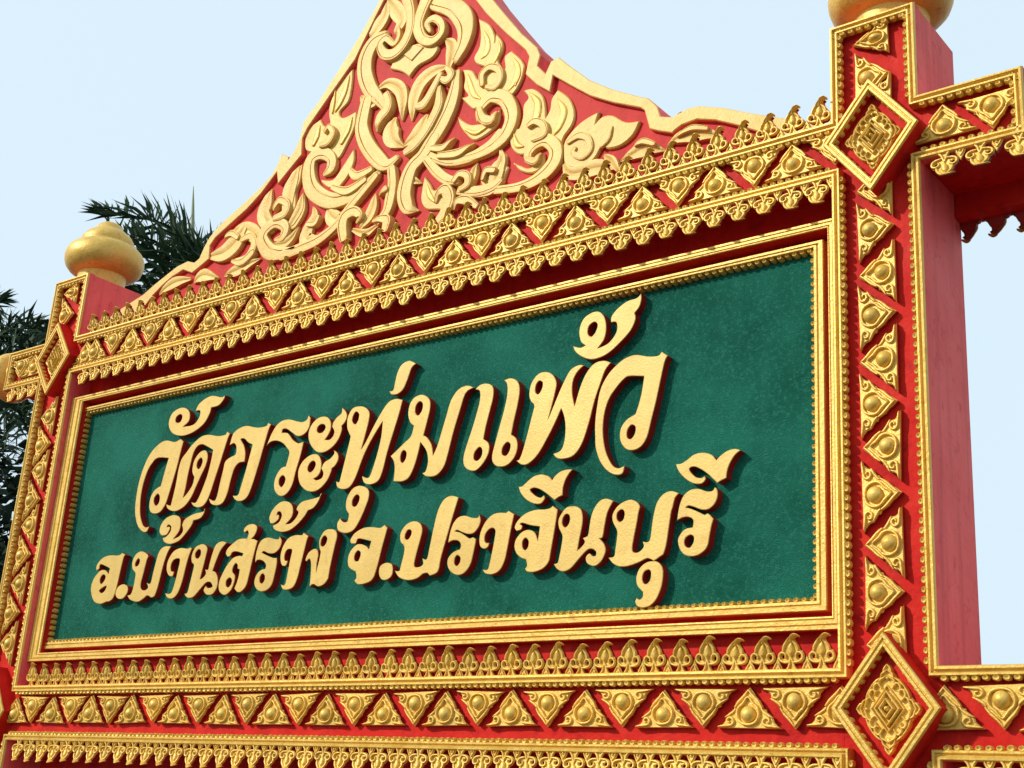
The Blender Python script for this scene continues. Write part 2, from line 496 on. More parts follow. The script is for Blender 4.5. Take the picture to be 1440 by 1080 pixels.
# pillars: base on the left pointing right, base on the right pointing left
zl = [.4688, .3898, .3145, .2345, .1560]
zr = [.6600, .5103, .4304, .3524, .2750, .1964]
bl, br = U(-.4405)+.004, U(-.4080)+.004
for z in zr: tri(bl, Z(z), 90, PR)
for z in zl: tri(br, Z(z), -90, PR)
tri(br, Z(.6985), -90, PR, .62)
tri(br, Z(.5490), -90, PR); tri(br, Z(.6300), -90, PR)
for z in (.0, .040): tri(br, Z(z), -90, PR)
dxl = U(-1.6520) - U(-.4243)
for z in (.4689, .3903, .3131, .2342, .6650): tri(bl+dxl, Z(z), 90, PL)
for z in (.4320, .3545, .2740, .1940, .5105): tri(br+dxl, Z(z), -90, PL)
tri(br+dxl, Z(.6985), -90, PL, .62)

# ------------------------------------------------------------------ flame leaves (crest, fringes)
def flame_mesh(name, H, up=True, bend=.010):
    t = MB()
    y = .020
    body = [(-.024,-.004),(-.012,.010),(-.009,.020),(-.022,.021),(-.034,.027),(-.041,.038),(-.040,.050),(-.034,.058),(-.029,.060),(-.028,.068),(-.022,.080),(-.010,.092),(.006,.099),(.018,.102),(.027,.097),
            (.018,.094),(.017,.087),(.022,.078),(.027,.068),(.029,.060),(.034,.058),(.040,.050),(.041,.038),(.034,.027),(.022,.021),(.009,.020),(.012,.010),(.024,-.004)]
    hole = lambda cx, cz, r: [(cx+r*math.cos(k*math.pi/4), cz+r*math.sin(k*math.pi/4)) for k in range(8)]
    plate(t, [body, hole(-.026,.041,.0058), hole(.026,.041,.0058)], y-.013, y+.004, bev=.003, mf=0, ms=1, back=True)
    for s in (-1, 1):
        stroke(t, [(s*.010,.023,.007),(s*.024,.0245,.009),(s*.036,.032,.009),(s*.037,.046,.009),(s*.027,.053,.009),(s*.017,.047,.008),(s*.017,.038,.006)], y-.010, .012, PROF_BEAD, n=3)
        stroke(t, [(s*.024,.060,.008),(s*.021,.072,.010),(s*.010,.086,.009),(s*.0-.0+.006,.096,.006)], y-.010, .011, PROF_BEAD, n=3)
        stroke(t, [(s*.018,-.003,.008),(s*.008,.010,.009),(s*.004,.026,.008),(0,.036,.006)], y-.010, .010, PROF_BEAD, n=2)
    stroke(t, [(0,.042,.006),(0,.054,.022),(.001,.068,.020),(.004,.080,.006)], y-.010, .014, PROF_BEAD, n=3)
    stroke(t, [(.003,.088,.011),(.013,.098,.011),(.026,.102,.009),(.034,.099,.006)], y-.010, .012, PROF_BEAD, n=3)
    t.v = [(x*1.10, yy, z) for x, yy, z in t.v]
    cx = .0524
    plate(t, [[(cx-.023,-.004),(cx+.023,-.004),(cx+.014,.016),(cx,.044),(cx-.014,.016)]], y-.012, y+.004, bev=.003, mf=0, ms=1, back=True)
    stroke(t, [(cx-.014,.0,.005),(cx,.026,.005),(cx+.014,.0,.005)], y-.009, .008, PROF_BEAD, n=2)
    dome(t, cx, .006, .006, y-.010, .008, n=8, m=3)
    sc = H/.104; sg = 1 if up else -1
    t.v = [(x, yy - (bend*(max(0.0, z)/.1)**2 + (1.3*(z-.088) if z > .088 else 0)), sg*z*sc) for x, yy, z in t.v]
    if not up: t.f = [tuple(reversed(f)) for f in t.f]
    return t.mesh(name, [GOLD, MAROON], 40)
FUP = flame_mesh('flame_leaf', .095); FUP2 = flame_mesh('flame_leaf', .108)
FDN = flame_mesh('flame_leaf', .100, up=False, bend=.016)
def flame(me, x, y, z, owner, rz=0):
    j = lambda e: random.uniform(-e, e)
    mw = Matrix.Translation((x+j(.002), y, z)) @ Matrix.Rotation(rz, 4, 'Z') @ Matrix.Rotation(math.radians(j(2.2)), 4, 'Y') @ Matrix.Diagonal((1+j(.04), 1+j(.12), 1+j(.05), 1))
    return link('flame_leaf', me, owner, mw)
PIT = U(.0262)
n = int((RX0 - LX1) / PIT)
for i in range(n):
    flame(FUP, RX0 - .046 - i*PIT, -.004, CR-.002, TOP)
    flame(FUP2, RX0 - .060 - i*PIT, .004, OB-.002, BOT)
    flame(FDN, RX0 - .056 - i*PIT, -.004, OT+.002, TOP)
    flame(FDN, RX0 - .062 - i*PIT, -.004, LB+.002, BOT)
for i in range(3):
    flame(FDN, RX1 + .085 + i*PIT*1.18, -.004, WB+.002, WRT)
for i in range(3):
    flame(FDN, LX0 - .050 - i*PIT, -.004, WB+.014, WLT)
q = MB(); q.box(RX1+.003, WRX-.002, DEP-.06, DEP+.02, WB-.090, WB+.001); part(q, 'rear_valance', [RED], parent=WRT)
for i in range(4): flame(FDN, RX1 + .03 + i*PIT*.93, DEP+.012, WB-.046, WRT, math.pi)
for i in range(14): flame(FDN, RX1 + .085 + i*PIT, -.004, LB+.002, WRB)
for i in range(4): flame(FDN, LX0 - .050 - i*PIT, -.004, LB+.002, WLB)

# ------------------------------------------------------------------ name board: wall, frame, green panel, letters
GY = .100
q = MB(); q.box(LX1+.002, RX0-.002, .134, .26, Z(.30), OT+.01); q.box(LX1+.0025, RX0-.0025, .084, .2595, OB-.01, Z(.1760)); q.box(LX1+.0028, RX0-.0028, .104, .259, Z(.1760), Z(.30)); BOARD = part(q, 'name_board', [RED], 'green board in a gold frame carrying two lines of raised Thai letters')
FX0, FX1, FZ0, FZ1 = LX1+.003, RX0-.003, Z(.1690), Z(.5332)
# outer band of the frame (stands 5 cm behind the pillar fronts)
BY = .032
ix0, ix1, iz0, iz1 = U(-1.5820), U(-.4705), Z(.1802), Z(.5252)
q = MB()
def band(o, i, y):     # rectangular ring with stepped ridges
    for k in range(4):
        pass
def lerp(a, b, t): return tuple(p+(r-p)*t for p, r in zip(a, b))
O = [(FX0,FZ0),(FX1,FZ0),(FX1,FZ1),(FX0,FZ1)]; I = [(ix0,iz0),(ix1,iz0),(ix1,iz1),(ix0,iz1)]
prof = ((0, .138), (0, BY+.006), (.06, BY), (.30, BY), (.34, BY+.007), (.40, BY+.007), (.45, BY+.001), (.72, BY+.001), (.76, BY+.008), (.82, BY+.008), (.86, BY+.002), (.97, BY+.003), (1, BY+.010), (1, .138))
vs = [(*(lambda p: (p[0], y, p[1]))(lerp(O[c], I[c], t)),) for c in range(4) for t, y in prof]
M_ = len(prof)
for j in range(M_-1):
    q.add([vs[c*M_+j+e] for c in range(4) for e in (0, 1)], [(c*2, ((c+1) % 4)*2, ((c+1) % 4)*2+1, c*2+1) for c in range(4)], 1 if j in (0, M_-2) else 0)
part(q, 'frame_band', [GOLD, RED], parent=BOARD)
# inner moulding with beads round the green panel
MY = .060
mx0, mx1, mz0, mz1 = U(-1.5660*1.0155), U(-.4703*1.0155), Z(.1829*1.0155), Z(.5101*1.0155)
gx0, gx1, gz0, gz1 = U(-1.5425*1.024), U(-.4797*1.024), Z(.1932*1.024), Z(.4985*1.024)
O = [(mx0,mz0),(mx1,mz0),(mx1,mz1),(mx0,mz1)]; I = [(gx0,gz0),(gx1,gz0),(gx1,gz1),(gx0,gz1)]
prof = ((0, .138), (0, MY+.004), (.06, MY), (.34, MY), (.40, MY+.008), (.46, MY+.008), (.52, MY+.002), (.70, MY+.003), (.76, MY+.012), (.76, .138))
vs = [(*(lambda p: (p[0], y, p[1]))(lerp(O[c], I[c], t)),) for c in range(4) for t, y in prof]; M_ = len(prof)
q = MB(); q.add(vs, [(c*M_+j, ((c+1) % 4)*M_+j, ((c+1) % 4)*M_+j+1, c*M_+j+1) for c in range(4) for j in range(M_-1)])
part(q, 'inner_moulding', [GOLD], parent=BOARD)
q = MB()
pin = [lerp(O[c], I[c], .80) for c in range(4)]
beads(q, pin, .004, GY, MY+.010, pitch=.030, closed=True, la=.0115, lr=.0095)
o = part(q, 'bead_row', [GOLD], parent=BOARD); o['kind'] = 'stuff'
pm = [lerp(O[c], I[c], .70) for c in range(4)]
q = MB(); q.box(pm[0][0], pm[1][0], GY, .142, pm[0][1], pm[2][1]); part(q, 'green_panel', [GREEN], parent=BOARD)

TL = {'a': (180,600,7.2), 'b': (360,560,7.2), 'c': (440,480,4.8), 'd': (640,400,4.5), 'f': (300,690,7.2), 'g': (110,680,4.8), 'h': (380,660,4.8),
      'i': (620,680,7.2), 'j': (720,640,7.2), 'k': (860,620,7.2), 'l': (820,720,7.2), 'm': (180,520,4.8)}
GLY = [
 ('letter', 'a', "530,125* 470,155 400,140 340,155 260,225 200,315 150,430 110,560 85,690 70,820 75,920 100,1010 150,1065 190,1060 212,1010* 175,1020 145,990 122,900 120,800 130,690 155,570 200,440 250,360 290,320 340,312 410,318* 380,420 330,600* 270,640 230,710 213,800 225,860 265,880 320,865 370,800 400,720 440,590 490,420 530,260 560,150*", "300,680 265,720 260,770 280,800 310,770 320,710"),
 ('vowel_mark', 'm', "655,170* 630,185 570,175 520,195 475,235 455,280* 485,275 480,320 440,370 370,385* 410,345 415,290 390,260 350,258 300,290 275,350 280,400 310,435 370,445 440,420 510,365 550,295 560,255* 610,240 645,200", "350,300 325,320 320,350 340,358 360,340 365,310"),
 ('letter', 'a', "1000,50* 985,80 910,95 820,82 740,100 650,180 590,260 540,330 510,430 490,540 470,640 440,760 425,800 385,785* 400,830 450,855 510,845 580,795 640,710 690,600 735,500 782,400 805,310 795,255 765,240 720,265 670,340 650,430 655,480 670,510* 650,590 600,670 555,720* 580,620 600,510 630,380 660,270 700,200 750,178 800,200 860,235* 840,340 805,480 755,620 712,720 680,770 638,765* 660,800 710,818 770,790 820,700 870,550 920,400 970,240 1005,130 1030,70*", "735,315 705,350 693,400 710,430 735,405 752,360 750,325"),
 ('letter', 'm', "945,358* 930,380 870,390 800,378 750,395 710,430 690,490 685,510* 715,495 730,520 725,570 690,590 655,620 640,680 620,760 600,850 580,885 545,870* 560,905 600,915 640,895 670,830 690,750 715,670 745,630 785,620* 790,560 780,510 760,470 785,465 810,490 840,505* 820,580 790,690 760,790 740,845 705,850* 725,880 765,885 805,855 840,770 880,640 920,500 950,400 965,370*"),
 ('letter', 'b', "530,170* 515,215 470,240 420,235 340,215 270,225 210,270 160,350 130,420 105,480* 150,440 210,430 270,455 310,500 335,545 320,620 300,690* 250,710 200,790 180,870 190,940 230,985 280,985 330,940 370,860 400,740 440,610 470,490 480,440* 450,450 420,455 370,420 320,355 260,350* 270,315 310,310 360,345 410,380 460,378 510,340 540,280 550,200*", "270,780 235,815 230,870 255,900 285,860 295,810"),
 ('vowel_mark', 'b', "870,95* 865,150 820,190 780,245 770,290* 790,330 780,380 740,420 695,420* 730,370 755,310 755,240 725,195 680,185 620,205 560,270 530,350 535,430 570,500 620,545 690,545 770,495 830,420 865,330 865,280* 900,240 920,180 905,130", "660,262 625,290 615,330 635,352 670,345 700,305 695,270"),
 ('vowel_mark', 'b', "785,525* 790,560 750,610 690,650 660,710* 680,760 660,810 610,830 580,815* 620,790 650,740 660,660 640,590 600,565 540,580 470,640 430,720 425,800 450,880 510,935 580,945 650,910 720,830 755,750 765,710* 800,680 830,620 825,560", "570,635 535,670 520,720 540,750 575,730 600,680 597,645"),
 ('letter', 'c', "320,438 270,450 235,510 230,580 245,625 252,645 235,720 210,820 185,920 175,950 155,945* 165,985 205,998 250,980 290,910 330,800 370,710 420,620 470,540* 460,640 435,750 405,850 375,920 330,910* 345,955 390,965 440,940 470,870 500,750 540,620 580,490 605,395* 560,388 510,410 460,480 400,590 355,680 325,730* 350,640 375,540 380,480 355,448", "290,475 270,505 265,540 285,560 305,530 310,490"),
 ('vowel_mark', 'h', "600,110 550,135 515,200 510,265 530,300* 520,350 490,355 470,330* 450,370 460,415 510,430 560,410 600,350 640,260 665,180 655,130", "580,172 555,205 553,245 575,250 597,215 600,180"),
 ('tone_mark', 'c', "650,130 600,155 570,210 555,270 540,330 515,335* 530,358 570,355 610,320 640,250 665,180 695,150*"),
 ('letter', 'c', "740,360 690,375 655,420 642,490 655,545 680,570* 660,640 610,690 560,740 523,775* 545,810 550,870 542,945* 600,945 645,920 680,850 710,750 725,680* 765,740 775,810 760,875 735,890* 770,912 830,905 880,850 910,760 945,620 990,470 1030,350 1085,312* 1040,298 980,325 930,400 900,500 870,600 840,700 810,770* 800,700 770,650 745,635* 770,540 790,450 785,390", "720,405 695,435 690,480 710,500 735,465 740,420", "610,735 592,765 590,805 605,820 625,790 630,750"),
 ('letter', 'c', "1095,325* 1125,335 1125,400 1100,500 1070,600 1040,690 1015,780 1020,840 1055,870 1100,870 1150,820 1185,750 1185,690 1150,660* 1165,580 1190,480 1215,380 1215,310 1180,285 1130,292", "1120,715 1090,750 1085,795 1110,805 1138,770 1140,725"),
 ('letter', 'c', "1290,262* 1310,290 1310,360 1290,460 1260,570 1230,680 1208,770 1215,820 1250,845 1310,835 1360,780 1380,710 1370,655 1338,630* 1355,540 1380,430 1395,330 1380,270 1335,248", "1310,680 1280,715 1275,760 1300,772 1325,740 1332,695"),
 ('letter', 'd', "570,553 520,570 480,630 468,700 480,740 500,765 485,830 460,930 427,1050 405,1106 386,1114* 420,1140 465,1132 525,1072 585,967 630,877 671,784* 690,840 697,907 690,990 667,1050 619,1072* 645,1099 690,1102 750,1080 802,1005 847,870 880,740 920,620 950,540 985,495* 940,482 880,500 830,560 790,650 755,770* 740,690 745,610 775,550 815,512* 780,510 730,540 690,610 650,700 585,860* 610,770 632,680 640,620 615,570", "530,610 510,640 507,680 525,695 548,660 553,620"),
 ('tone_mark', 'd', "1175,55* 1150,85 1090,105 1030,150 990,200 985,240* 1020,240 1020,300 970,370 900,405* 940,350 955,280 945,210 910,172 860,180 810,220 785,290 795,360 825,385* 790,400 745,390* 765,430 820,465 880,472 960,440 1040,370 1110,290 1140,220 1135,180* 1165,140 1178,90", "875,238 845,265 838,310 860,330 885,305 900,265 895,242"),
 ('letter', 'd', "1305,425* 1285,450 1220,455 1140,445 1070,470 1010,520 960,580 920,660 900,750 885,870 885,960 889,1035 915,1117 960,1177 1012,1204 1057,1196 1071,1147* 1035,1162 997,1147 960,1080 941,1005 934,915 945,810 975,720 1020,652 1060,605 1100,580 1195,580* 1180,680 1160,760 1140,820* 1080,860 1045,920 1045,990 1080,1040 1130,1048 1180,1020 1215,960 1240,860 1270,740 1300,600 1325,490 1345,450*", "1115,888 1090,920 1087,965 1110,978 1135,945 1140,900"),
 ('letter', 'g', "295,468* 270,485 210,485 160,505 125,550 122,585 140,575* 150,545 190,560 212,572* 203,612* 180,585 145,590 105,640 85,700 90,760 110,800 150,812 190,797 205,797* 235,770 260,690 285,580 305,500 318,482*", "165,615 146,645 148,676 162,672 180,645 182,622", "190,690 160,705 140,725 155,740 178,722"),
 ('full_stop', 'g', "300,680 265,700 250,745 265,775 300,775 330,735 330,695"),
 ('letter', 'g', "430,458 390,475 365,525 365,575 385,605 380,650 365,720 350,750 330,755* 350,785 400,798 440,775 465,755 490,770* 515,755 540,680 570,560 600,470 625,425* 580,425 545,460 520,540 500,620 485,675 460,670* 470,700 450,720 425,715 420,680 440,600 460,520 470,485", "405,505 385,535 385,560 405,550 415,520"),
 ('tone_mark', 'g', "855,165* 840,190 780,205 720,240 700,280* 705,320 680,355 640,375* 680,320 690,260 680,225 640,213 590,235 555,285 548,330 565,352* 595,345 616,310 614,292 596,294* 608,278 626,290 620,325 592,358 568,368* 580,395 620,408 680,385 730,330 765,280 775,250* 820,235 845,205"),
 ('letter', 'g', "755,430* 735,440 690,435 640,460 605,520 595,580 610,620 635,625 645,595* 625,590 625,550 645,515 675,505 685,520 670,590 650,670 630,730 610,745 585,740* 600,770 635,775 670,740 700,660 725,560 745,490 765,440*"),
 ('letter', 'g', "830,410 790,430 765,485 765,530 780,550 770,600 750,680 735,735 715,745* 735,770 775,765 820,715 860,670 890,665 905,690 895,702 870,705 860,690* 845,720 865,750 905,745 935,700 940,640 925,600 905,590* 930,520 960,450 1000,400* 970,390 930,410 905,470 885,540 875,580 855,580* 860,610 835,640 820,645* 840,570 860,490 870,440 855,415", "810,445 790,470 790,500 808,505 825,480 825,450"),
 ('letter', 'f', "410,490* 390,490 330,485 260,490 200,530 140,590 125,640 145,670* 170,660 190,625 230,615 300,635* 290,665* 260,660 200,680 140,750 90,840 55,930 55,1010 90,1050 130,1050 180,1000 210,920 215,860 190,820 200,770 225,735 245,750* 245,790 265,795* 255,860 235,930 210,990* 240,1025 280,1020 330,960 360,850 390,720 420,600 445,510*", "165,880 130,910 125,960 145,980 175,950 185,905"),
 ('tone_mark', 'f', "370,340 330,360 305,400 315,425* 345,405 355,435 340,480 330,495* 370,495 410,460 435,410 440,365 410,340"),
 ('letter', 'f', "665,460* 660,490 620,490 560,475 500,490 460,540 430,640 420,730* 450,700 500,710 530,750 525,790* 470,810 430,860 412,930 430,990 480,1020 540,1005 590,950 620,840 640,740 640,680* 600,680 550,660 490,630* 510,612 560,635 620,630 670,580 690,510", "495,840 470,875 468,925 490,940 515,905 518,860"),
 ('tone_mark', 'f', "1095,20* 1070,60 990,85 900,110 850,160 840,195* 860,220 830,280 780,330 730,340* 790,270 805,200 790,140 740,108 670,120 600,190 565,270 575,330* 610,330 656,290 660,246 640,248* 652,215 680,215 690,260 660,320 600,355* 620,395 690,418 770,400 850,340 920,260 955,200* 1010,175 1060,110"),
 ('letter', 'f', "910,425* 895,450 830,450 760,480 710,550 680,640 680,720 700,760 735,755 750,710* 720,705 720,650 745,600 780,590 795,610 775,700 750,830 730,930 710,960 680,950* 700,995 750,1002 810,970 850,880 880,760 920,600 945,500 960,460*"),
 ('letter', 'f', "1180,388 1120,410 1075,490 1070,560 1085,620* 1070,700 1050,780 1040,830* 1045,740 1060,650 1050,600 1015,590 960,630 930,700 945,715* 970,690 985,720 985,800 980,890 970,975* 1010,945 1060,970 1120,945 1160,890* 1175,800 1200,680 1230,550 1250,460 1235,405", "1125,455 1095,490 1085,550 1110,565 1140,530 1150,480"),
 ('letter', 'h', "770,375* 740,395 690,390 630,395 570,430 540,475 545,500* 575,500 590,470 620,470 680,485* 665,540* 640,515 590,505 545,545 523,600 530,660 575,690* 580,730 565,750* 590,775 640,770 690,740 720,660 750,540 775,450 790,395*", "590,548 568,580 568,615 590,620 605,590 608,560"),
 ('full_stop', 'h', "775,632 740,655 732,705 750,742 785,745 820,715 825,660 810,635"),
 ('letter', 'h', "970,350 920,370 880,425 878,485 903,520 900,570 880,650 870,685 840,685* 870,730 930,748 990,735 1030,705 1060,700 1075,718* 1130,690 1150,600 1190,460 1230,320 1270,190* 1220,178 1170,205 1130,280 1100,400 1075,520 1055,605 1025,600* 1030,640 1000,660 970,650 985,570 1010,480 1025,410 1010,365", "930,408 910,440 910,470 930,472 950,440 950,412"),
 ('letter', 'i', "385,310* 370,345 310,345 240,325 170,345 120,410 90,500 70,600* 120,575 175,580 200,620 190,665* 130,690 80,740 62,800 80,870 130,915 190,925 250,890 300,810 330,690 350,590 350,560* 320,545 285,555 240,525 190,495 140,485* 165,470 210,490 270,510 330,500 380,440 400,370", "165,725 140,755 135,810 158,835 188,800 195,750"),
 ('letter', 'i', "680,275* 660,295 590,295 520,315 450,385 400,490 387,580 400,640 440,660 475,640 487,600* 455,600 440,570 450,510 490,460 530,450 550,480 540,560 520,670 495,790 470,870 420,870* 450,910 520,918 590,880 640,790 670,660 700,500 725,380 740,310*"),
 ('letter', 'i', "1130,225* 1100,250 1040,262 960,265 860,300 780,370 745,440 765,480* 810,465 820,430 800,410 830,398 900,420 1000,435* 980,580* 950,500 890,468 820,490 760,560 742,640 765,710 810,750 860,770* 870,830 850,860* 870,890 940,895 1030,860 1090,790 1110,690 1140,520 1165,370 1180,265*", "855,550 825,585 825,645 850,675 880,640 885,580"),
 ('vowel_mark', 'j', "615,145* 560,145 490,165 430,215 405,255* 370,215 290,195 210,220 140,280 100,315 65,320* 90,390 150,455 220,490 290,490 330,440 320,405* 290,430 240,415 190,370 185,345 230,330 290,350 350,390 430,455* 470,425 510,405* 515,330 540,250 580,180"),
 ('letter', 'j', "610,517 550,530 500,590 468,660 475,740 508,815 500,900 480,1008 460,1088 420,1103* 460,1158 520,1178 590,1148 660,1070 720,1000 770,955 815,950 850,980 845,1020* 815,1022 780,996 745,1036 760,1096 830,1123 900,1076 945,976 930,900 880,841* 915,830 935,720 965,580 1025,465* 960,440 890,460 830,540 795,640 770,800 750,825 715,840* 735,880 700,930 660,965* 680,850 710,700 712,610 695,550 650,520", "545,597 515,635 507,695 535,732 570,700 585,645 575,605"),
 ('letter', 'l', "458,-123 358,-70 298,20 300,100 342,190 340,260 325,370 310,450 255,462* 300,520 370,552 460,545 560,510 650,468 715,495* 810,430* 840,330 870,130 890,0 908,-60 928,-140 968,-190* 888,-213 808,-180 748,-100 718,0 698,110 670,290 600,300* 612,350 570,400 520,412 495,380 510,270 540,120 560,0 573,-60 530,-110", "383,-25 345,10 340,70 370,100 405,75 418,20 410,-15"),
 ('vowel_mark', 'l', "715,498 640,510 570,570 537,660 545,740 585,790 605,810* 600,860 570,888 540,870* 525,910 550,955 610,968 680,945 740,880 790,760 808,640 800,560 760,510", "655,583 615,610 597,670 610,720 640,728 675,690 685,630 680,595"),
 ('letter', 'k', "1045,468* 1020,505 960,510 880,485 800,495 730,550 690,640 670,740 662,805* 720,775 780,770 825,800 820,875* 740,895 685,960 670,1020 692,1100 742,1155 822,1168 902,1140 967,1070 992,950 1010,860 1030,790* 975,735 940,748 880,720 810,690 750,675* 780,655 840,670 910,695 980,690 1040,640 1070,570 1070,500", "800,950 750,980 735,1030 750,1070 790,1080 825,1030 832,975"),
 ('vowel_mark', 'k', "1305,95* 1250,80 1170,100 1100,150 1060,195* 1010,140 920,118 830,140 760,195 700,230 650,235* 680,310 750,385 830,430 910,432 950,390 940,355* 910,375 850,365 795,310 790,275 840,260 910,290 980,340 1070,425* 1110,400 1160,375* 1170,300 1200,220 1250,140"),
]
LY = .062
for gl in GLY:
    x0, y0, sc = TL[gl[1]]
    loops = [[W(x0 + px/sc, y0 + py/sc, LY) for px, py in crn(t)] for t in gl[2:]]
    q = MB(); plate(q, loops, LY, GY+.004, bev=.0022, bh=.002, mf=0, ms=1)
    part(q, gl[0], [LETTER, MAROON], parent=BOARD, angle=30)

# ------------------------------------------------------------------ diamond medallions
def medallion(cx, cz, hw, hh, yf, lb):
    y0 = yf
    p = [(cx, cz-hh), (cx+hw, cz), (cx, cz+hh), (cx-hw, cz)]      # counter-clockwise, inside on the left
    body = MB()
    s = .93
    pts = [(cx+(x-cx)*s, cz+(z-cz)*s) for x, z in p]
    plate(body, [pts], y0+.046, FY+.004)
    b = part(body, 'diamond_medallion', [RED], lb)
    fr = MB()
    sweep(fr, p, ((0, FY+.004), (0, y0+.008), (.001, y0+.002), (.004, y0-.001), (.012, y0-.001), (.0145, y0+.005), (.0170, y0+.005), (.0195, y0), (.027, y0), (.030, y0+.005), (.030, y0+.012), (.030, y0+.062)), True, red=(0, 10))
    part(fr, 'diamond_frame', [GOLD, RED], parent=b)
    bd = MB(); ins = [(cx+(x-cx)*.82, cz+(z-cz)*.82) for x, z in p]
    beads(bd, ins, .0, y0+.030, y0+.008, pitch=.029, closed=True, la=.0115, lr=.0095)
    o = part(bd, 'bead_row', [GOLD], parent=b); o['kind'] = 'stuff'
    fl = MB(); yb = y0+.046
    Q = lambda a, c: (cx+a*hw, cz+c*hh)
    def dia(k, wd, h):
        stroke(fl, [(*Q(k*math.sin(t*math.pi/8)*(1/(abs(math.sin(t*math.pi/8))+abs(math.cos(t*math.pi/8)))), -k*math.cos(t*math.pi/8)*(1/(abs(math.sin(t*math.pi/8))+abs(math.cos(t*math.pi/8))))), wd) for t in range(16)], yb, h, PROF_BEAD, n=1, closed=True)
    lob = []
    for t in range(96):
        an = 2*math.pi*t/96
        r = .56/(abs(math.sin(an))+abs(math.cos(an)))*(1+.055*math.cos(an*20)) * (1-.10*abs(math.sin(2*an))**3)
        lob.append(Q(r*math.cos(an), r*math.sin(an)))
    plate(fl, [lob], yb-.014, yb+.002, bev=.003)
    dia(.12, .011, .046); dia(.22, .011, .038); dia(.30, .007, .028)
    dome(fl, cx, cz, .009, yb-.02, .030, n=10, m=4)
    for q4 in range(4):
        dx, dz = ((1,0),(0,1),(-1,0),(0,-1))[q4]; nx, nz = -dz, dx
        L = lambda a, c: (Q(dx*a+nx*c, dz*a+nz*c))
        for s_ in (-1, 1):
            for k, (r0, c0) in enumerate(((.35, .13), (.43, .10), (.50, .06))):
                stroke(fl, [(*L(r0-.05, s_*(c0+.02)), .006), (*L(r0+.015, s_*c0), .010), (*L(r0+.05, s_*c0*.45), .009), (*L(r0+.075, 0), .006)], yb, .030-.003*k, PROF_BEAD, n=3)
            # scrolled leaves in the quarters between the petals
            stroke(fl, [(*L(.26, s_*.10), .006), (*L(.33, s_*.17), .010), (*L(.29, s_*.24), .011), (*L(.22, s_*.23), .009), (*L(.23, s_*.18), .006)], yb, .030, PROF_BEAD, n=3)
            stroke(fl, [(*L(.40, s_*.13), .006), (*L(.36, s_*.21), .011), (*L(.30, s_*.29), .008)], yb, .024, PROF_BEAD, n=3)
        dome(fl, *L(.40, 0), .008, yb-.012, .016, n=8, m=3)
    fl.v = [(x, yb - (yb-y)*.82, z) for x, y, z in fl.v]
    part(fl, 'diamond_flower', [GOLD], parent=b)
    return b
cxr, cxl = (RX0+RX1)/2, (LX0+LX1)/2
medallion(U(-.4190), Z(.5930), .1750, .2205, -.062, 'gold diamond medallion where the near pillar meets the top rail')
medallion(U(-.4180), Z(.1048), .1745, .2320, -.062, 'gold diamond medallion where the near pillar meets the bottom rail')
medallion(cxl, Z(.5935), .1640, .2200, -.044, 'gold diamond medallion where the far pillar meets the top rail')
medallion(cxl-.01, Z(.1045), .1560, .2300, -.044, 'gold diamond medallion where the far pillar meets the bottom rail')

# ------------------------------------------------------------------ finials
FP = [(.0335,-.004),(.0340,.004),(.0346,.012),(.0352,.0185),(.0420,.0205),(.0490,.0240),(.0545,.0305),(.0570,.0375),(.0577,.0445),(.0568,.0515),(.0535,.0580),(.0480,.0635),(.0415,.0670),(.0385,.0682),(.0382,.0700),(.0388,.0730),(.0378,.0775),(.0335,.0840),(.0262,.0900),(.0212,.0930),(.0200,.0950),(.0180,.1000),(.0120,.1045),(.0,.1062)]
def finial(cx, cy, z, lb, sc=1.0):
    q = MB(); lathe(q, [(r*S*sc, h*S*sc) for r, h in FP], cx, cy, z, n=48)
    return part(q, 'finial', [GOLD], lb, angle=60)
finial(cxl, DEP/2, CT, 'gold onion shaped finial on the far pillar')
finial(cxr, DEP/2, CT, 'gold onion shaped finial on the near pillar')
# round gold knob closing the far side rail
q = MB(); lathe(q, [(r*S*.66, h*S*.60) for r, h in FP], 0, 0, 0, n=40)
q.v = [(WLX - z, y + .10, Z(.599) + x) for x, y, z in q.v]
part(q, 'rail_end_knob', [GOLD], 'round gold knob on the end of the far side rail', angle=60)
# shaded base wall under the bottom rails
q = MB(); q.box(LX1+.002, RX0-.002, .22, .32, -.02, LB+.002); part(q, 'base_wall', [RED])
q = MB(); q.box(RX1+.002, WRX+2.1, .22, .32, -.02, LB+.002); part(q, 'base_wall', [RED])
q = MB(); q.box(WLX-1.9, LX0-.002, .22, .32, -.02, LB+.002); part(q, 'base_wall', [RED])

# ------------------------------------------------------------------ pediment
TP = {'A': (180,190,4.8), 'B': (420,0,4.8), 'C': (400,150,4.8), 'D': (600,0,4.8), 'E': (660,80,4.8), 'F': (840,60,4.235), 'P': (0,0,1.0), 'Q': (422,0,3.412)}
PY = .108        # border face
RY = .134        # red field
def TPX(t, pts, Y):
    x0, y0, sc = TP[t]
    return [W(x0 + p[0]/sc, y0 + p[1]/sc, Y) for p in pts]
def num(s): return [tuple(float(v) for v in w.split(',')) for w in s.split()]
outer = [('P', "100,520 130,462 165,437"), ('A', "100,1075 180,1005 260,940 330,885 400,850 445,860 480,830 510,760 545,695 610,612 700,530 800,440 900,345 970,265 1005,205 1035,125 1085,145 1080,165 1120,110 1160,20"),
         ('B', "30,825 130,690 250,500 400,260 530,30"), ('P', "560,-60 600,-150 640,-75"),
         ('D', "400,-60 450,0 520,85 640,225 745,318 766,370 747,443 800,495 838,412 890,384 960,440 1100,540 1250,602 1440,652"),
         ('E', "1205,276 1265,330 1290,400 1370,405 1430,365"), ('F', "480,425 530,393 600,376 750,386 900,416 1050,440 1200,462 1390,500"), ('P', "1176,182 1185,230")]
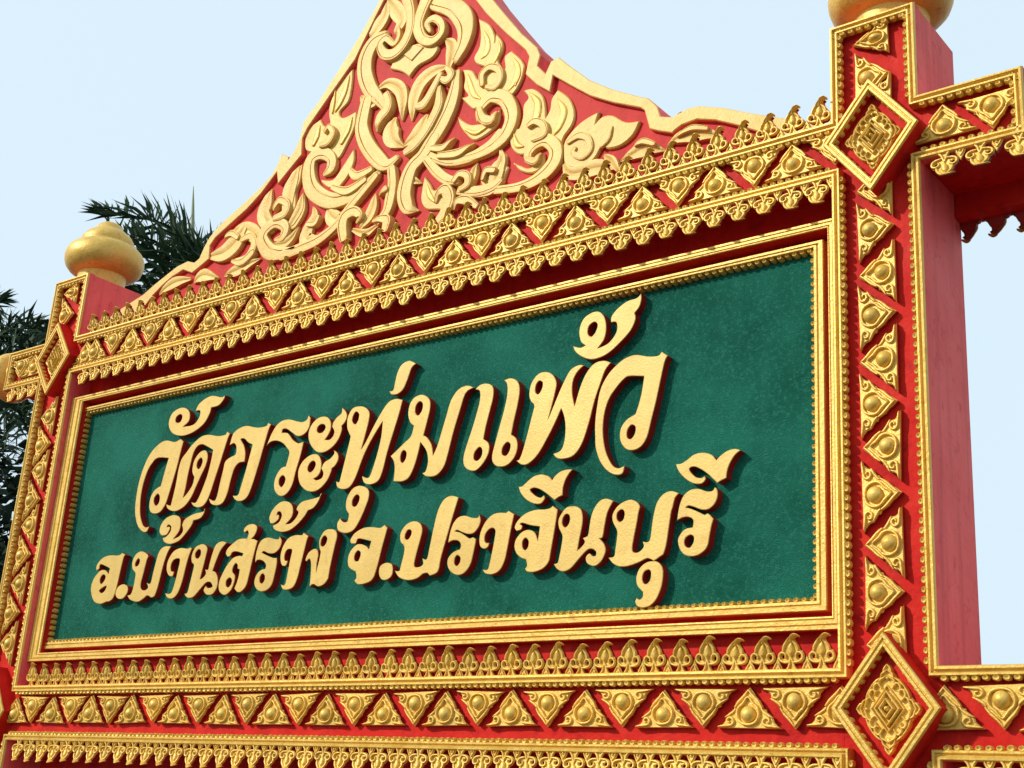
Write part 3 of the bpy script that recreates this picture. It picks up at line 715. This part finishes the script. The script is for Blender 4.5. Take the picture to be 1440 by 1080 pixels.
inner = [('P', "150,520 168,470 190,448"), ('A', "170,1078 230,1015 290,962 370,908 430,930 480,890 545,835 552,745 590,690 700,590 800,500 900,390 1003,250 1010,330 1060,268 1170,132"),
         ('B', "25,930 60,860 240,600 380,400 520,110"), ('P', "560,-40 600,-110 625,-60"),
         ('D', "290,-50 330,0 400,90 530,220 665,335 690,380 665,500 740,570 830,620 852,508 960,570 1100,645 1250,690 1440,725"),
         ('E', "1180,358 1215,485 1280,500 1370,512"), ('F', "455,525 500,490 590,455 700,460 830,490 960,530 1100,560 1250,600 1380,640"), ('P', "1166,225 1170,260")]
oz = [p for t, s in outer for p in TPX(t, num(s), PY)]
iz = [p for t, s in inner for p in TPX(t, num(s), PY)]
def clampz(p): return (min(max(p[0], LX1+.004), RX0-.004), max(p[1], CR-.02))
oz = [clampz(p) for p in oz]; iz = [clampz(p) for p in iz]
def shrink(lp, d):
    c = ((LX1+RX0)/2, CR)
    return [(x + (c[0]-x)*d, z + (c[1]-z)*d) for x, z in lp]
q = MB(); plate(q, [shrink(oz, .006)], RY, .300, mf=0, ms=1)
PED = part(q, 'pediment', [PEDRED, FADED_LIFT], 'pointed red pediment with gold scrollwork and pale gold stepped edge')
q = MB(); plate(q, [oz + iz[::-1]], PY, .296, bev=.004, bh=.004, mf=0, ms=1)
part(q, 'pediment_border', [CREAM, FADED_LIFT], 'pale gold stepped edge band of the pediment', parent=PED, angle=30)

# strokes: tile, profile, 'x,y,w ...'   (w = full width, in tile pixels)
ST = """
B G 575,240,60 500,290,95 450,390,105 445,500,100 480,600,90 540,670,66 590,740,36
B G 455,690,85 432,790,88 425,880,92 464,985,95 544,1085,92 600,1112,66 655,1065,40
B L 410,645,12 450,680,62 500,690,60 535,650,34 505,620,20
B L 545,585,30 610,560,60 680,600,80 700,690,66 688,805,8
B R 600,640,40 618,690,46 605,745,60 560,800,62 530,885,14
B L 1000,440,14 900,480,76 820,550,95 775,650,84 762,740,50 752,805,8
B R 962,505,34 922,585,48 882,660,52 842,712,58 800,722,34
B L 640,800,30 618,880,115 635,945,95 695,982,14
B L 855,780,30 822,860,92 770,930,80 700,978,14
B R 740,-10,70 765,90,60 760,200,60 720,300,66 650,370,66 585,370,60 560,310,46 600,265,40 650,300,34 680,250,30 675,195,22
B L 600,-10,30 650,60,90 690,130,80 660,200,50
B L 590,0,14 580,90,70 540,160,90 500,220,60
B R 880,-20,90 835,90,76 812,180,72 840,262,64 905,282,56 965,232,50 968,165,46 920,128,44 872,160,40 885,208,24
B G 930,20,90 1040,50,110 1110,120,125 1128,210,110 1105,310,84 1060,395,60
B L 985,262,14 1030,300,72 1030,370,80 1012,450,40
B R 1000,455,26 1034,500,48 1005,545,50 960,532,26
B G 1068,480,34 1052,600,72 1018,720,92 956,850,100 890,960,86
C G 1000,215,92 930,330,84 862,405,92 822,505,104 808,610,100 838,688,76 895,695,8
B R 955,588,24 955,700,60 915,800,62 858,900,62 790,985,62 735,1030,48
B R 180,890,20 212,858,28 240,900,38 205,960,52 155,985,28
D R 378,572,34 378,505,42 430,455,42 490,472,46 502,535,42 462,592,42 405,590,26
D G 350,800,40 368,720,64 440,650,80 530,670,92 572,780,92 532,900,90 450,985,72 340,1045,54 190,1082,44
D R 470,760,20 440,815,56 385,805,56 362,745,40
D R 45,1005,34 120,1000,42 186,928,6
D R 90,1055,36 225,1035,50 318,965,6
D R 690,850,28 735,820,42 790,845,50 795,905,52 730,935,52
E G 400,700,44 398,650,62 445,590,72 520,562,84 580,620,92 562,720,100 460,822,82 330,880,62 180,900,50
E R 482,655,18 450,708,50 400,700,40
E L 200,612,8 214,690,62 184,760,112 172,830,92 140,890,78 40,908,70 -70,900,56
E R 98,832,24 122,772,40 172,768,40
C G 622,450,40 545,530,62 432,608,80 300,632,92 190,562,96 160,450,90 182,350,80 250,312,72 312,345,62 310,412,70 262,452,26
C R 448,428,30 492,472,54 585,428,38
C R 332,548,30 430,572,52 545,500,40
C L 92,393,6 62,480,74 30,580,92 15,690,76
C L 116,578,6 102,680,62 55,770,54
C L 180,668,6 196,735,56 150,830,84 140,895,92 225,900,62 335,830,50
C R 160,795,26 208,792,34 232,750,30
C L 280,680,8 312,742,92 372,762,82 405,705,44
C G 612,470,48 522,580,52 440,680,52 350,800,52 230,900,62 100,960,62 -10,1005,60
C R 408,890,60 400,805,72 422,742,72 480,712,62 520,742,42 488,782,18
C L 602,578,6 592,660,64 560,740,72 512,805,34
C L 455,828,22 540,852,52 615,802,22
C G 722,425,58 728,520,62 712,620,72 690,705,62 636,775,44
C R 690,560,40 636,602,6
C R 600,775,20 660,760,44 700,770,60 690,830,50
C L 855,492,60 915,508,6
C R 1020,640,24 1040,590,40 1090,560,70 1115,625,82 1085,720,72 1035,785,56
C G 958,358,46 1020,432,62 1092,490,62 1165,502,44
C R 1152,502,36 1190,458,40 1242,470,48 1244,525,50 1198,562,34
C L 1292,376,6 1272,450,54 1238,540,58
C G 975,330,46 1100,372,52 1250,342,62 1380,262,62 1450,180,58
C G 1180,572,46 1300,572,62 1400,540,62 1450,500,50
C R 1145,690,16 1178,640,46 1240,636,60 1305,675,36
A G 1180,755,46 1085,792,60 965,792,90 908,712,82 930,642,72 1000,592,62 1062,622,60 1042,690,50 985,702,16
A L 978,735,14 1050,732,52 1110,682,42 1142,615,6
A L 1160,195,6 1122,290,92 1082,380,104 1092,475,76
A L 960,358,6 932,450,84 908,540,92 955,620,76
A L 1180,398,6 1160,500,74 1115,585,78
E L 632,722,24 690,785,84 850,745,110 1000,735,20
E L 905,660,16 960,700,60 1000,760,30
E L 1008,695,8 1090,655,74 1180,612,116 1312,622,8
E R 1120,600,16 1180,572,40 1250,590,30
F L 410,600,8 500,556,76 600,536,96 738,550,8
F R 480,560,14 570,512,34 660,516,24
A L 553,815,36 640,795,96 722,722,120 768,640,60
A L 700,645,20 775,632,84 850,670,90 868,740,60
A R 660,690,16 705,665,36 745,690,30
A L 438,990,14 500,945,74 595,960,14
A L 205,1068,14 300,1000,66 408,968,20
A L 640,948,8 745,905,76 880,830,8
A R 700,850,16 770,860,44 838,800,46
A R 988,500,24 1030,442,42 1082,470,42 1062,532,50 995,565,34
""".strip().split('\n')
PRO = {'G': PROF_GROOVE, 'R': PROF_ROUND, 'L': PROF_LEAF}
SY = .112
for i, ln in enumerate(ST):
    t, pr, dat = ln.split(' ', 2)
    x0, y0, sc = TP[t]
    pts = []
    for x, y, w in num(dat):
        a = W(x0 + x/sc, y0 + y/sc, SY)
        b = W(x0 + (x+w/2)/sc, y0 + y/sc, SY); c = W(x0 + x/sc, y0 + (y+w/2)/sc, SY)
        wd = math.hypot(b[0]-a[0], b[1]-a[1]) + math.hypot(c[0]-a[0], c[1]-a[1])
        pts.append((a[0], a[1], wd*.98))
    h = {'G': .027, 'R': .035, 'L': .021}[pr] + (i % 5)*.0014
    q = MB(); stroke(q, pts, RY+.003, h, PRO[pr], n=5)
    part(q, {'G': 'scroll_stem', 'R': 'scroll_curl', 'L': 'scroll_leaf'}[pr], [CREAM], parent=PED, angle=28)
PG = [('B', "700,340 790,290 930,300 900,380 800,440 740,515* 690,480 610,460* 640,400"),
      ('B', "705,370* 790,300* 845,318* 760,412*"),
      ('E', "630,640 640,560 720,460 800,400 870,365* 845,445* 890,400 960,390 1050,435 1145,425* 1100,520 1020,590 930,615 890,600 840,680 770,730 700,745 640,720"),
      ('Q', "850,85* 905,115 930,170 928,212 935,155* 965,195 965,240 945,290 978,325 975,270 1008,240* 1050,275 1072,310* 1060,370 1030,430 1000,455 950,445 900,450 870,485 830,520 790,490 768,465* 800,455 780,420 785,370 775,330* 820,335 850,380 868,345 885,320 840,300 830,270 855,220 860,150"),
      ('Q', "748,555* 800,590 850,590 900,575 952,515* 945,580 900,630 830,668 790,640 760,600"),
      ('Q', "1062,430* 1110,420 1155,450 1170,500 1172,560* 1192,520 1200,470 1230,425* 1285,465 1310,530 1300,590 1260,650 1240,690 1180,670 1120,680 1080,730 1040,735 1005,700 1000,640 1020,598* 1042,612 1060,560 1065,500 1088,462"),
      ('Q', "945,705* 985,740 982,785 994,798* 960,880 900,920 860,870 870,820 920,790 945,750"),
      ('Q', "592,842* 620,880 640,910 690,882 735,900 735,960 700,1010 660,1002 600,1000 575,960 580,900"),
      ('Q', "246,325* 242,400 225,480 182,532 200,560 264,528* 255,600 220,680 170,760 100,725 40,725 15,700 30,620 90,568* 110,600 135,590 130,540 140,480 180,400"),
      ('Q', "252,708* 252,770 222,840 182,892* 130,897 92,860 150,858 200,790"),
      ('Q', "1015,775* 1050,790 1100,800 1165,730* 1160,790 1110,825 1050,815")]
for i, (t, s) in enumerate(PG):
    x0, y0, sc = TP[t]
    lp = [W(x0+a/sc, y0+b/sc, SY) for a, b in crn(s)]
    q = MB(); plate(q, [lp], RY-(.017 if i < 3 else .012+.0012*(i % 4))-.006*(i == 1), RY+.003, bev=.005, bh=.005)
    part(q, 'scroll_leaf', [CREAM], parent=PED, angle=50)
RG = """E R 668,575,26 738,530,42 800,550,42 812,620,42 762,672,42 700,652,32 712,618,24
E R 962,470,12 932,550,38 890,602,22
A R 768,705,28 830,680,36 852,740,42 802,832,46 725,852,26
Q Y 868,130,6 895,190,26 892,245,34 868,275,14
Q Y 948,190,4 956,230,14 936,280,18 920,310,8
Q Y 1015,270,6 1040,320,30 1030,380,36 1000,425,16
Q Y 800,350,6 812,400,26 830,450,26 860,470,10
Q Y 1045,300,4 1052,350,10 1030,405,10
Q Y 1095,440,6 1135,490,34 1128,560,40 1105,600,16
Q Y 1230,470,6 1260,530,36 1240,600,34 1215,640,14
Q Y 1022,640,6 1035,690,26 1065,700,10
Q Y 900,890,6 915,840,24 950,810,16 962,770,6
Q Y 605,880,6 615,930,26 640,965,12
Q Y 232,360,4 210,430,26 185,490,26 165,530,10
Q Y 245,560,4 225,620,24 195,680,18
Q Y 90,600,4 75,650,26 60,690,16
Q Y 790,620,10 840,635,20 900,600,8
Q Y 165,430,4 158,490,10 150,540,6""".split('\n')
for ln in RG:
    t, pr, dat = ln.split(' ', 2); x0, y0, sc = TP[t]; pts = []
    for x, y, w in num(dat):
        a = W(x0+x/sc, y0+y/sc, SY); b = W(x0+(x+w)/sc, y0+y/sc, SY); pts.append((a[0], a[1], b[0]-a[0]))
    q = MB(); stroke(q, pts, RY-.010 if pr == 'Y' else RY-.012, .010 if pr == 'Y' else .014, PROF_BEAD if pr == 'Y' else PROF_ROUND, n=5); part(q, 'scroll_curl', [GOLD if pr == 'Y' else CREAM], parent=PED, angle=50)

# ------------------------------------------------------------------ palms
def W3(px, py, Y):
    a = W(px, py, Y); return Vector((a[0], Y, a[1]))
def frond(mb, pts, ll=.48, cnt=110, w=.020, seed=0):
    """feather frond: rachis through pts, leaflets standing out all round it"""
    rnd = random.Random(seed)
    P = [Vector(p) for p in spline([tuple(p) for p in pts], False, 8)]
    N = len(P)
    for i in range(N-1):          # rachis
        a, b = P[i], P[i+1]; t = (b-a).normalized(); s = t.cross(Vector((0,0,1))); s = s.normalized() if s.length > .01 else Vector((1,0,0)); u = s.cross(t)
        r0 = .020*(1-i/N)+.004; r1 = .020*(1-(i+1)/N)+.004
        vs = [tuple(a+s*r0), tuple(a+u*r0), tuple(a-s*r0), tuple(a-u*r0), tuple(b+s*r1), tuple(b+u*r1), tuple(b-s*r1), tuple(b-u*r1)]
        mb.add(vs, [(0,1,5,4),(1,2,6,5),(2,3,7,6),(3,0,4,7)])
    for k in range(cnt):
        f = .14 + .86*(k+rnd.random())/cnt
        i = min(N-2, int(f*(N-1))); fr = f*(N-1)-i
        p = P[i].lerp(P[i+1], fr); t = (P[i+1]-P[i]).normalized()
        s = t.cross(Vector((0,0,1))); s = s.normalized() if s.length > .01 else Vector((1,0,0)); u = s.cross(t)
        an = rnd.uniform(-.55*math.pi, .55*math.pi) + (0 if rnd.random() < .82 else math.pi)
        side = s*math.sin(an) + u*math.cos(an)
        L = ll*(.55+.45*math.sin(math.pi*min(1, f*.9+.12)))*rnd.uniform(.75, 1.1)
        d = (t*rnd.uniform(.45, .85) + side).normalized()
        q1 = p + d*L*.5; q2 = p + d*L + Vector((0,0,-.16*L)) + t*.1*L
        wv = d.cross(Vector((rnd.uniform(-1,1), rnd.uniform(-1,1), rnd.uniform(-1,1)))).normalized()*w
        mb.add([tuple(p-wv*.5), tuple(p+wv*.5), tuple(q1+wv), tuple(q1-wv), tuple(q2)], [(0,1,2,3),(3,2,4)])
def palm(base, top, paths, label, seed, extra=8, ll=.48, el=(.1, 1.2), flen=2.3):
    r = empty('palm_tree', (base[0], base[1], 0)); tag(r, label, 'palm tree', 'palms behind the sign')
    t = MB(); n = 14; prev = []
    H = top.z
    for k in range(25):
        z = H*k/24; rr = .17 - .05*k/24 + (.012 if k % 2 else 0) + (.06 if k == 0 else 0)
        cx = base[0] + (top.x-base[0])*(k/24)**1.5; cy = base[1] + (top.y-base[1])*(k/24)**1.5
        prev.extend([(cx+rr*math.cos(2*math.pi*i/n), cy+rr*math.sin(2*math.pi*i/n), z - (.03 if k == 0 else 0)) for i in range(n)])
    t.add(prev, [(k*n+i, k*n+(i+1) % n, (k+1)*n+(i+1) % n, (k+1)*n+i) for k in range(24) for i in range(n)])
    o = t.obj('trunk', [BARK], r)
    rnd = random.Random(seed)
    allp = list(paths)
    for k in range(extra):
        az = 2*math.pi*(k+rnd.random()*.6)/extra; e = rnd.uniform(*el); L = flen*rnd.uniform(.85, 1.1)
        h = Vector((math.cos(az), math.sin(az), 0))
        allp.append([top, top+h*L*.3*math.cos(e)+Vector((0,0,L*.3*math.sin(e)+.1)), top+h*L*.62*math.cos(e*.7)+Vector((0,0,L*.45*math.sin(e))), top+h*L*.95*math.cos(e*.5)+Vector((0,0,L*.35*math.sin(e)-.35))])
    for k, p in enumerate(allp):
        q = MB(); frond(q, p, ll=ll, seed=seed*50+k, cnt=165 if k < len(paths) else 70, w=.024)
        q.obj('frond', [LEAF], r)
    return r
PYD = 6.0
top1 = W3(322, 440, PYD)
f1 = [top1, W3(302,380,PYD-.2), W3(262,338,PYD-.35), W3(205,308,PYD-.5), W3(140,302,PYD-.6)]
f2 = [top1, W3(285,405,PYD-.4), W3(240,372,PYD-.6), W3(195,358,PYD-.7)]
f3 = [top1, W3(305,392,PYD+.2), W3(278,358,PYD+.3), W3(246,335,PYD+.4)]
f4 = [top1, W3(280,425,PYD), W3(238,412,PYD-.1), W3(190,418,PYD-.2)]
f5 = [top1, W3(300,400,PYD-.3), W3(270,372,PYD-.5), W3(222,345,PYD-.7), W3(170,335,PYD-.8)]
p1 = palm((top1.x+.2, PYD+.3, 0), top1, [f1, f2, f3, f4, f5], 'dark green palm rising behind the finial and the pediment slope', 3, extra=6, ll=.60, el=(-.2, .5), flen=1.5)
sp = MB(); a = W3(269, 400, PYD); b = W3(272, 262, PYD)
for i in range(7):
    t = i/6; c = a.lerp(b, t); rr = .045*(1-t)**.7+.004
    sp.v.extend([(c.x+rr*math.cos(k*math.pi/3), c.y+rr*math.sin(k*math.pi/3), c.z) for k in range(6)])
for i in range(6):
    for k in range(6): sp.f.append((i*6+k, i*6+(k+1) % 6, i*6+6+(k+1) % 6, i*6+6+k)); sp.m.append(0)
o = sp.obj('spear_leaf', [SPEAR], p1); o['label'] = 'thin pale unopened spear leaf'
top2 = W3(-45, 560, PYD)
h1 = [top2, W3(-35,505,PYD), W3(-5,470,PYD-.2), W3(45,462,PYD-.3), W3(85,480,PYD-.4)]
h2 = [top2, W3(-30,530,PYD-.3), W3(20,500,PYD-.5), W3(80,500,PYD-.6)]
h3 = [top2, W3(-60,490,PYD), W3(-40,440,PYD), W3(0,425,PYD)]
h4 = [top2, W3(-20,560,PYD-.3), W3(25,580,PYD-.5), W3(55,640,PYD-.6)]
h5 = [top2, W3(-40,600,PYD-.3), W3(-5,640,PYD-.5), W3(25,720,PYD-.6)]
h6 = [top2, W3(-20,520,PYD+.3), W3(25,480,PYD+.4), W3(70,468,PYD+.4)]
palm((top2.x-.3, PYD+.2, 0), top2, [h1, h2, h3, h4, h5, h6], 'dark green palm with drooping fronds behind the side rail', 8, extra=6, ll=.60, el=(-.3, .6), flen=1.6)

# dark shrubs and hedge behind the sign
def leafmass(name, label, cat, c, rad, n, seed, sz=.10, group=None):
    rnd = random.Random(seed); r = empty(name, (c[0], c[1], 0)); tag(r, label, cat, group)
    t = MB()
    for k in range(n):
        while True:
            v = Vector((rnd.uniform(-1,1), rnd.uniform(-1,1), rnd.uniform(-1,1)))
            if .25 < v.length < 1: break
        lump = 1 + .13*math.sin(v.x*7+seed)*math.cos(v.z*8+v.y*5)
        p = Vector((c[0]+v.x*rad[0]*lump, c[1]+v.y*rad[1]*lump, max(.03, c[2]+v.z*rad[2]*lump)))
        d = Vector((rnd.uniform(-1,1), rnd.uniform(-1,1), rnd.uniform(-.9,.5))).normalized(); w = d.cross(Vector((rnd.uniform(-1,1), rnd.uniform(-1,1), rnd.uniform(-1,1)))).normalized()
        L = sz*rnd.uniform(.7, 1.5); ww = L*.24
        t.add([tuple(p), tuple(p+d*L*.5+w*ww), tuple(p+d*L), tuple(p+d*L*.5-w*ww)], [(0,1,2,3)])
    t.obj('crown', [SHRUB], r)
    s = MB()
    for k in range(5):
        a = rnd.uniform(0, 6.28); rr = .035
        b0 = Vector((c[0]+.1*math.cos(a), c[1]+.1*math.sin(a), -.03)); b1 = Vector((c[0]+rad[0]*.5*math.cos(a), c[1]+rad[1]*.5*math.sin(a), c[2]))
        vs = []
        for b, q in ((b0, rr), (b1, rr*.4)):
            vs += [(b.x+q*math.cos(i*math.pi/3), b.y+q*math.sin(i*math.pi/3), b.z) for i in range(6)]
        s.add(vs, [(i, (i+1) % 6, 6+(i+1) % 6, 6+i) for i in range(6)])
    s.obj('trunk', [BARK], r)
    return r
c1 = W3(5, 760, 4.6)
leafmass('shrub', 'tall dark leafy shrub filling the gap below the side rail', 'shrub', (c1.x-.3, 4.6, c1.z*.62), (1.7, 1.0, c1.z*.62), 9000, 5, .16)
